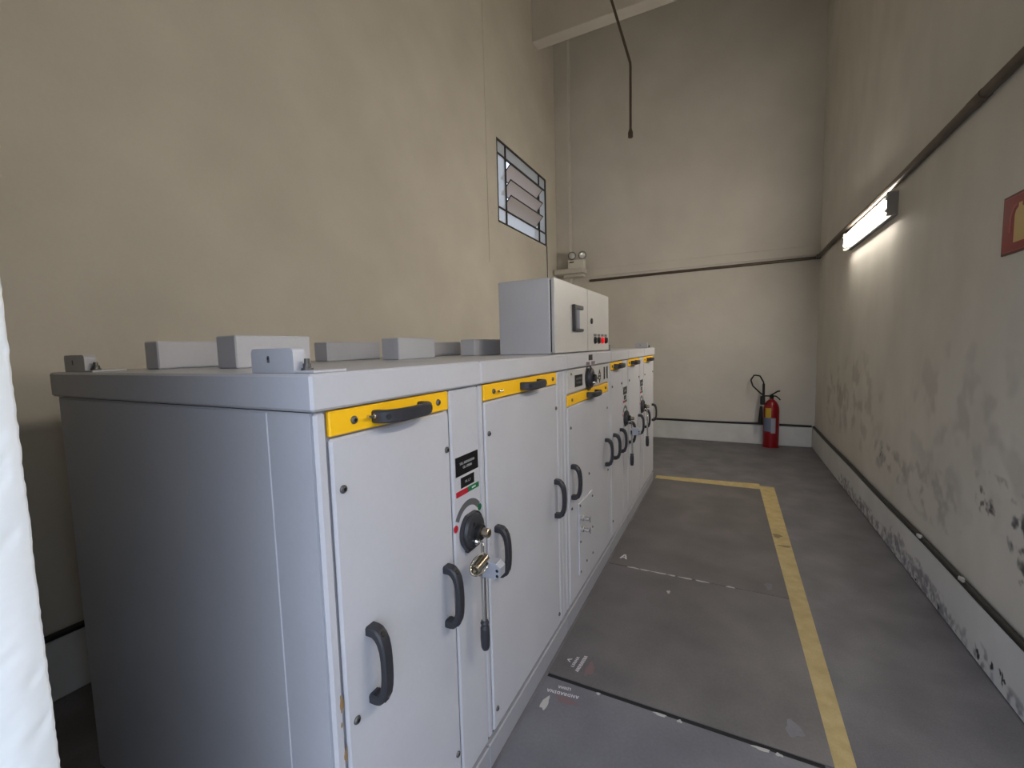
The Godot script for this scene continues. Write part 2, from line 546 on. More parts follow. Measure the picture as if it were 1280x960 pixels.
func lever(label: String, y: float, z: float, with_block: bool) -> void:
	# y, z: centre of the disc whose shaft carries it
	var hub := Vector3(FX + 0.060, y - 0.125, z + 0.022)
	var t := thing("operating_lever", label, "lever", hub, "operating levers on the cabinet fronts")
	var st := new_st()
	cyl(st, hub + Vector3(0, -0.015, 0), hub + Vector3(0, -0.178, 0), 0.0085, 14)
	part("rod", st, M.chrome, t)
	st = new_st()
	lathe(st, hub + Vector3(0, -0.176, 0), Vector3.DOWN, [Vector2(0, -0.002), Vector2(0.012, -0.002), Vector2(0.015, 0.006), Vector2(0.012, 0.012), Vector2(0.0155, 0.024), Vector2(0.0165, 0.060), Vector2(0.0145, 0.090), Vector2(0.011, 0.100), Vector2(0, 0.101)], 18)
	part("grip", st, M.black, t)
	st = new_st()
	# yoke that reaches up to the shaft
	bx(st, hub + Vector3(-0.012, -0.020, -0.014), hub + Vector3(0.008, 0.028, 0.012), 0.004)
	bx(st, hub + Vector3(-0.008, 0.026, -0.010), hub + Vector3(0.002, 0.092, 0.000), 0.003)
	part("yoke", st, M.chrome, t)
	if with_block:
		st = new_st()
		# cast arm standing out of the panel, two holes near its end
		var poly := PackedVector2Array([Vector2(-0.012, -0.010), Vector2(0.010, -0.026), Vector2(0.058, -0.024), Vector2(0.074, -0.014), Vector2(0.076, 0.016), Vector2(0.060, 0.030), Vector2(0.020, 0.034), Vector2(-0.008, 0.026)])
		prism(st, hub + Vector3(-0.004, 0.012, 0.012), Vector3.RIGHT, Vector3.UP, Vector3(0, 0, -1), poly, 0.036)
		var s2 := new_st()
		for yy in [-0.012, 0.006]:
			cyl(s2, hub + Vector3(0.060, 0.012 + yy, 0.0), hub + Vector3(0.060, 0.012 + yy, 0.0128), 0.0052, 12)
		part_multi("cast_arm", [[st, M.cast], [s2, M.black_matte]], t)

# ------------------------------------------------------------------ the scene
func _ready() -> void:
	rng.seed = 4
	# camera
	var cam := Camera3D.new()
	cam.name = "camera"
	cam.fov = 82.825
	cam.near = 0.02
	cam.far = 200.0
	add_child(cam)
	cam.position = Vector3(0, 1.6, 0)
	cam.rotation = Vector3(-0.08386708, 0.46598153, -0.02593073)
	cam.current = true
	# overcast daylight
	var env := Environment.new()
	var sky := Sky.new()
	var psm := ProceduralSkyMaterial.new()
	psm.sky_top_color = Color(0.76, 0.82, 0.92)
	psm.sky_horizon_color = Color(0.86, 0.90, 0.96)
	psm.ground_horizon_color = Color(0.70, 0.72, 0.74)
	psm.ground_bottom_color = Color(0.55, 0.55, 0.55)
	psm.sky_energy_multiplier = 1.0
	psm.ground_energy_multiplier = 0.5
	psm.sun_angle_max = 1.0
	sky.sky_material = psm
	env.background_energy_multiplier = 3.0
	env.background_mode = Environment.BG_SKY
	env.sky = sky
	env.tonemap_mode = Environment.TONE_MAPPER_LINEAR
	env.tonemap_exposure = 1.1
	env.sdfgi_enabled = true
	env.ssao_enabled = true
	env.ssil_enabled = true
	var we := WorldEnvironment.new()
	we.name = "environment"
	we.environment = env
	add_child(we)

	make_materials()
	build_shell()
	build_window()
	build_cabinets()
	build_control_box()
	build_levers()
	build_lamp(-4.392, -5.850, "lit fluorescent tube fitting on the right wall below the pipe, near the end wall", LAMP_A)
	build_lamp(-0.55, -2.008, "lit fluorescent tube fitting on the right wall beside the doorway", LAMP_B)
	build_conduits()
	build_emergency_light()
	build_extinguisher()
	build_sign()

func build_shell() -> void:
	O = Vector3.ZERO
	# floor
	var st := new_st()
	bx(st, Vector3(WL - 0.2, -0.15, WE - 0.2), Vector3(WR + 0.2, 0.0, 0.06))
	var fl := struct("floor", st, M.floor, "painted grey concrete floor of the narrow room", "floor")
	# yellow line painted on the floor, a few tenths of a millimetre thick
	st = new_st()
	prism(st, Vector3(0, 0.0002, 0), Vector3.RIGHT, Vector3(0, 0, -1), Vector3.UP, PackedVector2Array([Vector2(0.386, 0.7), Vector2(0.444, 0.7), Vector2(0.447, 5.42), Vector2(0.306, 5.42), Vector2(0.312, 5.0), Vector2(0.352, 2.6), Vector2(0.372, 1.8)]), 0.0012)
	prism(st, Vector3(0, 0.0002, 0), Vector3.RIGHT, Vector3(0, 0, -1), Vector3.UP, PackedVector2Array([Vector2(-0.785, 5.29), Vector2(0.31, 5.29), Vector2(0.31, 5.50), Vector2(0.0, 5.47), Vector2(-0.785, 5.42)]), 0.0011)
	var yl := part("yellow_line", st, M.yellow_line, fl)
	yl.set_meta("label", "yellow line painted round the floor plates")
	# dark scuffs on the yellow line
	for s in [[0.365, 4.05, 0.035, 0.05], [0.40, 3.86, 0.05, 0.02]]:
		st = new_st()
		blob(st, Vector3(s[0], 0.0014, -s[1]), Vector3.RIGHT, Vector3(0, 0, -1), Vector3.UP, s[2], s[3], 0.0004, int(s[1] * 100))
		part("scuff", st, M.line_worn, fl)
	# cover plates of the cable trench
	trench_plate(-0.80, -1.838, M.plate_a, "bluish grey floor cover plate nearest the doorway with white stencil and a pale smear", 0)
	trench_plate(-1.862, -3.045, M.plate_b, "middle brownish grey floor cover plate between the black joint and the white flecked joint", 1)
	trench_plate(-3.055, -5.285, M.plate_c, "far long floor cover plate ending at the yellow cross line", 2)
	O = Vector3.ZERO

	# left wall, with the window opening and a fine joint left open at z = -5.07
	st = new_st()
	var t := 0.22
	var gap0 := -5.063
	var gap1 := -5.072
	bx(st, Vector3(WL - t, 0, 0.06), Vector3(WL, CEIL, gap0))
	bx(st, Vector3(WL - t, 0, gap0), Vector3(WL, 2.72, gap1))
	bx(st, Vector3(WL - t, 2.72, gap0), Vector3(WL - 0.02, CEIL, gap1))
	bx(st, Vector3(WL - t, 0, gap1), Vector3(WL, CEIL, -5.345))
	bx(st, Vector3(WL - t, 0, -5.345), Vector3(WL, 3.30, -7.083))
	bx(st, Vector3(WL - t, 4.402, -5.345), Vector3(WL, CEIL, -7.083))
	bx(st, Vector3(WL - t, 0, -7.083), Vector3(WL, CEIL, WE - 0.2))
	struct("wall_left", st, M.wall, "tall cream plastered wall behind the cabinets with a high window", "wall")
	st = new_st()
	bx(st, Vector3(WL, 0, WE - 0.2), Vector3(WR + 0.2, CEIL, WE))
	struct("wall_end", st, M.wall_end, "tall cream end wall behind the fire extinguisher", "wall")
	build_right_wall()
	# wall with the doorway
	st = new_st()
	bx(st, Vector3(WL, 0, WF), Vector3(-0.80, CEIL, 0.055))
	bx(st, Vector3(-0.80, DOOR, WF), Vector3(1.0, CEIL, 0.055))
	bx(st, Vector3(1.0, 0, WF), Vector3(WR, CEIL, 0.055))
	struct("wall_front", st, M.cement, "bare cement wall pierced by the doorway", "wall")
	build_jamb()
	st = new_st()
	bx(st, Vector3(WL - 0.2, CEIL, WE - 0.2), Vector3(WR + 0.2, CEIL + 0.2, 0.06))
	struct("ceiling", st, M.ceiling, "high plain ceiling slab", "ceiling")
	# beam across the room, corner column, ledge along the end wall
	st = new_st()
	bx(st, Vector3(WL + 0.0005, 6.32, -6.63), Vector3(WR - 0.0005, CEIL - 0.0005, -6.845), 0.006)
	struct("trim_1", st, M.wall_end, "cream concrete beam crossing the room below the ceiling", "beam")
	st = new_st()
	bx(st, Vector3(WL + 0.0005, 0.001, WE + 0.0005), Vector3(-2.58, CEIL - 0.0005, -7.56), 0.006)
	struct("trim_2", st, M.wall_end, "shallow cream column in the far left corner", "column")
	st = new_st()
	bx(st, Vector3(-2.579, 2.815, WE + 0.0005), Vector3(WR - 0.0005, 2.95, WE + 0.022), 0.006)
	struct("trim_3", st, M.wall_end, "thin plaster ledge running across the end wall above the pipe", "ledge")
	# raised plinth bands along the foot of the walls
	st = new_st()
	bx(st, Vector3(-2.579, 0.0005, WE + 0.0005), Vector3(WR - 0.03, 0.30, WE + 0.024), 0.006)
	struct("baseboard_end", st, M.base, "white painted plinth band at the foot of the end wall", "baseboard")
	st = new_st()
	bx(st, Vector3(WL + 0.0005, 0.0005, WF - 0.001), Vector3(WL + 0.024, 0.29, -7.559), 0.006)
	struct("baseboard_left", st, M.base, "white painted plinth band at the foot of the left wall", "baseboard")
	# yard outside the doorway
	st = new_st()
	bx(st, Vector3(-14, -0.2, 0.061), Vector3(14, -0.02, 16))
	struct("ground", st, M.outside, "pale concrete yard outside the doorway", "ground")

func blob(st: SurfaceTool, p: Vector3, u: Vector3, v: Vector3, n: Vector3, ru: float, rv: float, t: float, sd: int) -> void:
	var r := RandomNumberGenerator.new()
	r.seed = sd
	var ph := r.randf() * TAU
	var poly := PackedVector2Array()
	for k in 18:
		var a := TAU * k / 18.0
		var q := 0.8 + 0.16 * sin(3.0 * a + ph) + 0.1 * sin(5.0 * a + ph * 2.0) + r.randf() * 0.14
		poly.append(Vector2(cos(a) * ru * q, sin(a) * rv * q))
	prism(st, p, u, v, n, poly, t)

func trench_plate(z0: float, z1: float, m: Material, label: String, k: int) -> void:
	var c := Vector3(-0.2, 0.0005, (z0 + z1) / 2)
	var t := thing("floor_plate", label, "floor plate", c, "floor cover plates inside the yellow line")
	var st := new_st()
	var x1 := 0.372 + (absf(z0) - 1.8) * -0.0195
	var x2 := 0.372 + (absf(z1) - 1.8) * -0.0195
	prism(st, Vector3(0, 0.0005, 0), Vector3.RIGHT, Vector3(0, 0, -1), Vector3.UP, PackedVector2Array([Vector2(-0.778, -z0), Vector2(minf(x1, 0.376), -z0), Vector2(x2 - 0.001, -z1), Vector2(-0.778, -z1)]), 0.005)
	part("steel_plate", st, m, t)
	if k < 2:
		# dark joint strip towards the next plate, and white paint left in it
		st = new_st()
		var zz := [-1.838, -3.045]
		var w := [0.024, 0.010]
		bx(st, Vector3(-0.775, 0.0005, zz[k] - 0.0005), Vector3(0.34, 0.002, zz[k] - w[k] + 0.0005))
		part("joint", st, M.gap if k == 0 else M.plate_b, t)
		st = new_st()
		var r := RandomNumberGenerator.new()
		r.seed = 30 + k
		var spots := [[-0.25, 0.03], [-0.17, 0.012], [0.13, 0.035], [0.19, 0.015], [-0.52, 0.01]] if k == 0 else [[-0.60, 0.05], [-0.52, 0.04], [-0.42, 0.06], [-0.34, 0.03], [-0.25, 0.05], [-0.15, 0.05], [0.02, 0.03]]
		for s in spots:
			blob(st, Vector3(s[0], 0.0057, zz[k] + (0.004 if k == 0 else -0.005)), Vector3.RIGHT, Vector3(0, 0, -1), Vector3.UP, s[1], 0.009, 0.0005, r.randi() % 1000)
		part("paint_flecks", st, M.sealant, t).set_meta("kind", "stuff")
	# stencil
	var up := Vector3(0, 0, -1)
	var right := Vector3.RIGHT
	var s2 := SurfaceTool.new()
	s2.begin(Mesh.PRIMITIVE_TRIANGLES)
	var y := 0.0062
	if k == 0:
		letters(s2, "ANDRADINA", Vector3(-0.668, y, -1.765), Vector3(-1, 0, 0.12).normalized(), Vector3(0.12, 0, 1).normalized(), 0.017, 0.15)
		letters(s2, "LINHA", Vector3(-0.672, y, -1.800), Vector3(-1, 0, 0.12).normalized(), Vector3(0.12, 0, 1).normalized(), 0.016, 0.06)
	elif k == 1:
		letters(s2, "ANDRADINA", Vector3(-0.648, y, -1.985), Vector3(0.10, 0, -1).normalized(), Vector3(-1, 0, -0.10).normalized(), 0.018, 0.125)
		letters(s2, "LINHA", Vector3(-0.680, y, -1.985), Vector3(0.10, 0, -1).normalized(), Vector3(-1, 0, -0.10).normalized(), 0.015, 0.08)
		letters(s2, "^", Vector3(-0.712, y, -1.985), Vector3(0.10, 0, -1).normalized(), Vector3(-1, 0, -0.10).normalized(), 0.02, 0.03)
	else:
		letters(s2, "A", Vector3(-0.695, y, -3.19), right, up, 0.07, 0.055)
	var o := MeshInstance3D.new()
	o.name = "stencil"
	o.mesh = s2.commit()
	o.material_override = M.stencil
	t.add_child(o, true)
	# worn patches of other paint
	var worn := []
	if k == 0:
		worn = [[-0.722, -1.683, 0.018, 0.045, M.sealant], [-0.640, -1.735, 0.06, 0.020, M.pale_red]]
	elif k == 1:
		worn = [[-0.600, -1.965, 0.022, 0.055, M.pale_red], [0.255, -1.99, 0.035, 0.05, M.plate_a], [-0.335, -2.83, 0.012, 0.02, M.sealant]]
	else:
		worn = [[0.245, -3.16, 0.025, 0.05, M.plate_a]]
	for w in worn:
		st = new_st()
		blob(st, Vector3(w[0], 0.0057, w[1]), Vector3.RIGHT, Vector3(0, 0, -1), Vector3.UP, w[2], w[3], 0.0003, int(absf(w[1]) * 100))
		part("worn_patch", st, w[4], t)

func build_right_wall() -> void:
	O = Vector3.ZERO
	var st := new_st()
	bx(st, Vector3(WR, 0, 0.06), Vector3(WR + 0.2, CEIL, WE))
	var wr := struct("wall_right", st, M.wall_scuffed if M.has("wall_scuffed") else scuffed(), "tall cream wall with scuffs, a lit tube lamp and a red sign", "wall")
	wr.mesh = wall_uv(wr.mesh)
	st = new_st()
	bx(st, Vector3(WR - 0.028, 0.0005, WF - 0.001), Vector3(WR - 0.0005, 0.29, WE + 0.0005), 0.006)
	var b := struct("baseboard_right", st, base_scuffed(), "white plinth band with flaked paint along the foot of the right wall", "baseboard")
	b.mesh = wall_uv(b.mesh)

# gives a mesh UVs from its z (over 8 m) and y (over CEIL)
func wall_uv(m: ArrayMesh) -> ArrayMesh:
	var a := m.surface_get_arrays(0)
	var v: PackedVector3Array = a[Mesh.ARRAY_VERTEX]
	var uv := PackedVector2Array()
	for p in v:
		uv.append(Vector2(clampf(-p.z / 8.0, 0.0, 1.0), clampf(1.0 - p.y / CEIL, 0.0, 1.0)))
	a[Mesh.ARRAY_TEX_UV] = uv
	var out := ArrayMesh.new()
	out.add_surface_from_arrays(Mesh.PRIMITIVE_TRIANGLES, a)
	return out

func smudge(im: Image, z: float, y: float, rz: float, ry: float, amount: float, col: Color, sd: int, fq := 0.05) -> void:
	var n := FastNoiseLite.new()
	n.seed = sd
	n.frequency = fq
	n.fractal_octaves = 3
	var w := im.get_width()
	var h := im.get_height()
	var x0 := int((z - rz) / 8.0 * w)
	var x1 := int((z + rz) / 8.0 * w)
	var y0 := int((1.0 - (y + ry) / CEIL) * h)
	var y1 := int((1.0 - (y - ry) / CEIL) * h)
	for j in range(maxi(y0, 0), mini(y1, h - 1) + 1):
		for i in range(maxi(x0, 0), mini(x1, w - 1) + 1):
			var dz := (i * 8.0 / w - z) / rz
			var dy := ((1.0 - float(j) / h) * CEIL - y) / ry
			var d := dz * dz + dy * dy
			if d < 1.0:
				var k := sqrt(1.0 - d) * smoothstep(-0.05, 0.45, n.get_noise_2d(i, j * 1.7)) * amount
				im.set_pixel(i, j, im.get_pixel(i, j).lerp(col, clampf(k, 0, 1)))

func wall_image(c1: Color, c2: Color, sd: int) -> Image:
	var a := noise_image(1024, 0.008, sd, 5)
	var im := Image.create(2048, 1024, false, Image.FORMAT_RGB8)
	for y in 1024:
		for x in 2048:
			im.set_pixel(x, y, c1.lerp(c2, a.get_pixel(x % 1024, y).r))
	return im

func scuffed() -> StandardMaterial3D:
	var im := wall_image(Color(0.80, 0.785, 0.75), Color(0.85, 0.835, 0.80), 51)
	var dark := Color(0.33, 0.32, 0.32)
	smudge(im, 2.96, 0.79, 0.07, 0.07, 1.0, dark, 1, 0.05)
	smudge(im, 2.88, 0.77, 0.05, 0.05, 1.0, dark, 21, 0.05)
	smudge(im, 2.62, 0.72, 0.12, 0.12, 1.2, dark, 2, 0.035)
	smudge(im, 2.55, 0.60, 0.10, 0.11, 1.2, dark, 3, 0.035)
	smudge(im, 2.80, 0.90, 0.26, 0.05, 0.4, dark, 4, 0.03)
	smudge(im, 4.57, 0.66, 0.05, 0.07, 1.0, dark, 5, 0.05)
	smudge(im, 4.4, 0.63, 0.5, 0.14, 0.35, dark, 6, 0.02)
	smudge(im, 3.6, 0.62, 0.5, 0.2, 0.25, dark, 7, 0.02)
	smudge(im, 6.3, 0.9, 0.7, 0.4, 0.25, dark, 8, 0.012)
	smudge(im, 5.4, 1.0, 0.9, 0.5, 0.2, dark, 9, 0.012)
	smudge(im, 3.2, 1.1, 0.9, 0.5, 0.15, dark, 12, 0.012)
	im.generate_mipmaps()
	var m := StandardMaterial3D.new()
	m.albedo_texture = ImageTexture.create_from_image(im)
	m.roughness = 0.7
	M.wall_scuffed = m
	return m

func base_scuffed() -> StandardMaterial3D:
	var im := wall_image(Color(0.80, 0.80, 0.79), Color(0.86, 0.86, 0.85), 52)
	var dark := Color(0.34, 0.33, 0.35)
	var r := RandomNumberGenerator.new()
	r.seed = 77
	var soft := Color(0.52, 0.51, 0.53)
	for k in 22:
		smudge(im, 2.5 + r.randf() * 3.2, 0.02 + r.randf() * 0.04, 0.16 + r.randf() * 0.16, 0.06 + r.randf() * 0.05, 0.9, soft, 100 + k, 0.04)
	for k in 4:
		smudge(im, 3.5 + r.randf() * 0.8, 0.10 + r.randf() * 0.08, 0.16, 0.06, 0.8, soft, 180 + k, 0.04)
	for q in [[2.68, 0.075], [2.60, 0.09], [2.57, 0.06], [2.80, 0.05], [3.02, 0.03], [3.25, 0.03], [3.6, 0.04]]:
		smudge(im, q[0], q[1], 0.022, 0.024, 3.0, Color(0.12, 0.12, 0.13), 150 + int(q[0] * 100), 0.06)
	im.generate_mipmaps()
	var m := StandardMaterial3D.new()
	m.albedo_texture = ImageTexture.create_from_image(im)
	m.roughness = 0.7
	return m

func build_jamb() -> void:
	# white rendered reveal on the left of the doorway, its inner edge worn and uneven
	O = Vector3.ZERO
	var n := FastNoiseLite.new()
	n.seed = 9
	n.frequency = 4.0
	n.fractal_octaves = 4
	var n2 := FastNoiseLite.new()
	n2.seed = 19
	n2.frequency = 14.0
	var ny := 400
	var zs := [0.055, 0.02, 0.0, -0.02, -0.04, -0.06, -0.075, -0.09, -0.105, -0.12, -0.135, -0.147, -0.158, -0.168, -0.176, -0.183, -0.189, -0.193, -0.196]
	var grid := []
	for j in ny + 1:
		var y := 0.001 + (DOOR - 0.002) * j / ny
		var row := []
		for i in zs.size():
			var edge := clampf((-zs[i] - 0.15) / 0.046, 0.0, 1.0)
			var z: float = zs[i] + edge * (0.0014 * n.get_noise_2d(y, 3.0) + 0.0012 * n2.get_noise_2d(y * 4.0, 1.0))
			var chip := clampf(n2.get_noise_2d(y * 1.4, z * 3.0 + 7.0) - 0.28, 0.0, 1.0) * clampf((-z - 0.10) / 0.06, 0.0, 1.0)
			var x := -0.752 - edge * edge * 0.012 + 0.0005 * n.get_noise_2d(y * 0.8, z * 5.0) - chip * 0.014
			row.append(Vector3(x, y, z))
		row.append(Vector3(-0.80, y, -0.200))
		grid.append(row)
	var st := SurfaceTool.new()
	st.begin(Mesh.PRIMITIVE_TRIANGLES)
	st.set_smooth_group(1)
	for j in ny:
		for i in zs.size():
			quad(st, grid[j][i], grid[j][i + 1], grid[j + 1][i + 1], grid[j + 1][i], Vector3(1, 0, -0.4))
		quad(st, grid[j][0], Vector3(-0.80, grid[j][0].y, 0.055), Vector3(-0.80, grid[j + 1][0].y, 0.055), grid[j + 1][0], Vector3(0, 0, 1))
	struct("trim_4", st, M.jamb, "white rendered door reveal at the left edge with a chipped corner", "door jamb")

func build_window() -> void:
	var zc := -6.214
	var t := thing("window_1", "small high window with dark frame and three tilted louvres", "window", Vector3(WL - 0.02, 3.30, zc))
	t.set_meta("kind", "structure")
	var z0 := -5.347
	var z1 := -7.081
	var y0 := 3.302
	var y1 := 4.400
	var zm := [-5.612, -6.79]
	var ym := [3.507, 4.212]
	var xa := WL - 0.034
	var xb := WL + 0.004
	var w := 0.022
	var fr := new_st()
	bx(fr, Vector3(xa, y0, z0), Vector3(xb, y0 + w, z1), 0.002)
	bx(fr, Vector3(xa, y1 - w, z0), Vector3(xb, y1, z1), 0.002)
	bx(fr, Vector3(xa, y0, z0), Vector3(xb, y1, z0 - w), 0.002)
	bx(fr, Vector3(xa, y0, z1 + w), Vector3(xb, y1, z1), 0.002)
	part("window_frame", fr, M.frame, t)
	for z in zm:
		var st := new_st()
		bx(st, Vector3(xa, y0, z - 0.009), Vector3(xb, y1, z + 0.009), 0.002)
		part("mullion", st, M.frame, t)
	for y in ym:
		var st := new_st()
		bx(st, Vector3(xa + 0.002, y - 0.009, z0), Vector3(xb - 0.002, y + 0.009, z1), 0.002)
		part("glazing_bar", st, M.frame, t)
	var zz := [z0, zm[0], zm[1], z1]
	var yy := [y0, ym[0], ym[1], y1]
	for i in 3:
		for j in 3:
			if i == 1 and j == 1:
				continue
			var st := new_st()
			bx(st, Vector3(WL - 0.020, yy[j] + 0.004, zz[i] - 0.004), Vector3(WL - 0.016, yy[j + 1] - 0.004, zz[i + 1] + 0.004))
			part("pane", st, M.pane, t)
	# louvres: top edge leans into the room
	for k in 3:
		var yt: float = 4.135 - 0.212 * k
		var a := Vector3(WL + 0.062, yt, 0)
		var b := Vector3(WL - 0.085, yt - 0.165, 0)
		var d := (b - a).normalized()
		var nrm := Vector3(-d.y, d.x, 0)
		if nrm.x < 0: nrm = -nrm
		var st := new_st()
		for s in [[0.004, 0.0, zm[0] - 0.02, zm[1] + 0.02]]:
			var za: float = s[2]
			var zb: float = s[3]
			var p := [a - nrm * 0.003, b - nrm * 0.003, b + nrm * 0.003, a + nrm * 0.003]
			var q := []
			for z in [za, zb]:
				for c in p:
					q.append(Vector3(c.x, c.y, z))
			quad(st, q[0], q[1], q[5], q[4], -nrm)
			quad(st, q[3], q[2], q[6], q[7], nrm)
			quad(st, q[0], q[3], q[7], q[4], -d)
			quad(st, q[1], q[2], q[6], q[5], d)
			quad(st, q[0], q[1], q[2], q[3], Vector3(0, 0, 1))
			quad(st, q[4], q[5], q[6], q[7], Vector3(0, 0, -1))
		var e := new_st()
		for c in [a, b]:
			cyl(e, Vector3(c.x, c.y, zm[0] - 0.012), Vector3(c.x, c.y, zm[1] + 0.012), 0.009, 8)
		for z in [zm[0] - 0.014, zm[1] + 0.014]:
			tube(e, [Vector3(a.x, a.y, z), Vector3(b.x, b.y, z)], 0.008, 8)
		part_multi("louvre", [[st, M.slat], [e, M.frame]], t)
	O = Vector3.ZERO
	var st := new_st()
	tube(st, [Vector3(WL + 0.007, 3.30, -7.075), Vector3(WL + 0.007, 2.5, -7.075), Vector3(WL + 0.007, 0.35, -7.075)], 0.006, 8)
	tag(part("cable", st, M.conduit_black, self), "thin dark cable running down the wall from the window's lower far corner", "cable")

func relief_duct(t: Node3D, x0: float, x1: float, z0: float, z1: float, y1: float, m: Material) -> void:
	var st := new_st()
	bx(st, Vector3(x0, LID1 + 0.0005, z0), Vector3(x1, y1, z1), 0.004)
	part("relief_duct", st, m, t)

func bracket(t: Node3D, x0: float, x1: float, z: float, base_to: float) -> void:
	var y := LID1
	var st := new_st()
	# upright plate with rounded upper corners and a slot, folded from a base plate
	var w := x1 - x0
	var h := 0.056
	var poly := PackedVector2Array()
	poly.append(Vector2(0, 0))
	poly.append(Vector2(w, 0))
	for k in 6:
		var a := deg_to_rad(18.0 * k)
		poly.append(Vector2(w - 0.012 + 0.012 * cos(a), h - 0.012 + 0.012 * sin(a)))
	for k in 6:
		var a := deg_to_rad(90 + 18.0 * k)
		poly.append(Vector2(0.012 + 0.012 * cos(a), h - 0.012 + 0.012 * sin(a)))
	prism(st, Vector3(x0, y + 0.0005, z - 0.030), Vector3.RIGHT, Vector3.UP, Vector3(0, 0, 1), poly, 0.030)
	bx(st, Vector3(x0, y + 0.0004, z - 0.09), Vector3(base_to, y + 0.006, z), 0.001)
	var s2 := new_st()
	cyl(s2, Vector3(x0 + w * 0.42, y + 0.036, z - 0.002), Vector3(x0 + w * 0.42, y + 0.036, z + 0.0006), 0.0042, 12)
	bx(s2, Vector3(x0 + w * 0.42 - 0.0042, y + 0.024, z - 0.002), Vector3(x0 + w * 0.42 + 0.0042, y + 0.036, z + 0.0006))
	part_multi("lifting_bracket", [[st, M.grey], [s2, M.grey_dark]], t)
	var s3 := new_st()
	var c := Vector3(x1 + 0.016, y + 0.006, z - 0.022)
	cyl(s3, c, c + Vector3(0, 0.005, 0), 0.013, 14)
	cyl(s3, c + Vector3(0, 0.005, 0), c + Vector3(0, 0.015, 0), 0.010, 6)
	cyl(s3, c + Vector3(0, 0.015, 0), c + Vector3(0, 0.026, 0), 0.006, 10)
	part("bolt", s3, M.screw, t)

func rust(t: Node3D, y: float, z: float, ry: float, rz: float, sd: int) -> void:
	var st := new_st()
	blob(st, Vector3(FX - 0.0008, y, z), Vector3(0, 0, -1), Vector3.UP, Vector3.RIGHT, rz, ry, 0.0004, sd)
	part("rust_spot", st, M.rust, t)

func slim_panel(t: Node3D, z0: float, z1: float, y0: float, detailed: bool) -> MeshInstance3D:
	var p := panel("slim_panel", t, y0, LID0 - 0.005, z0, z1, M.grey)
	var zc := (z0 + z1) / 2
	plate("name_plate", p, 1.183, 1.247, zc + 0.069, zc - 0.069, M.label_black, ["SAI. ANDRADINA", "CB. LINHA"] if detailed else ["SAIDA"], 0.0085 if detailed else 0.02, M.label_grey2)
	plate("name_plate", p, 1.139, 1.174, zc + 0.041, zc - 0.041, M.label_black, ["SF. L.T"], 0.0085, M.label_grey2)
	plate("red_plate", p, 1.115, 1.133, zc + 0.070, zc + 0.001, M.label_red, ["LIGADO"] if detailed else [], 0.0055, M.sign_pink)
	plate("green_plate", p, 1.115, 1.133, zc - 0.001, zc - 0.070, M.label_green, ["DESLIG"] if detailed else [], 0.0055, M.label_white)
	switch_marks(p, 0.995, zc - 0.002)
	switch_disc(p, 0.982, zc - 0.006, 0.066)
	return p

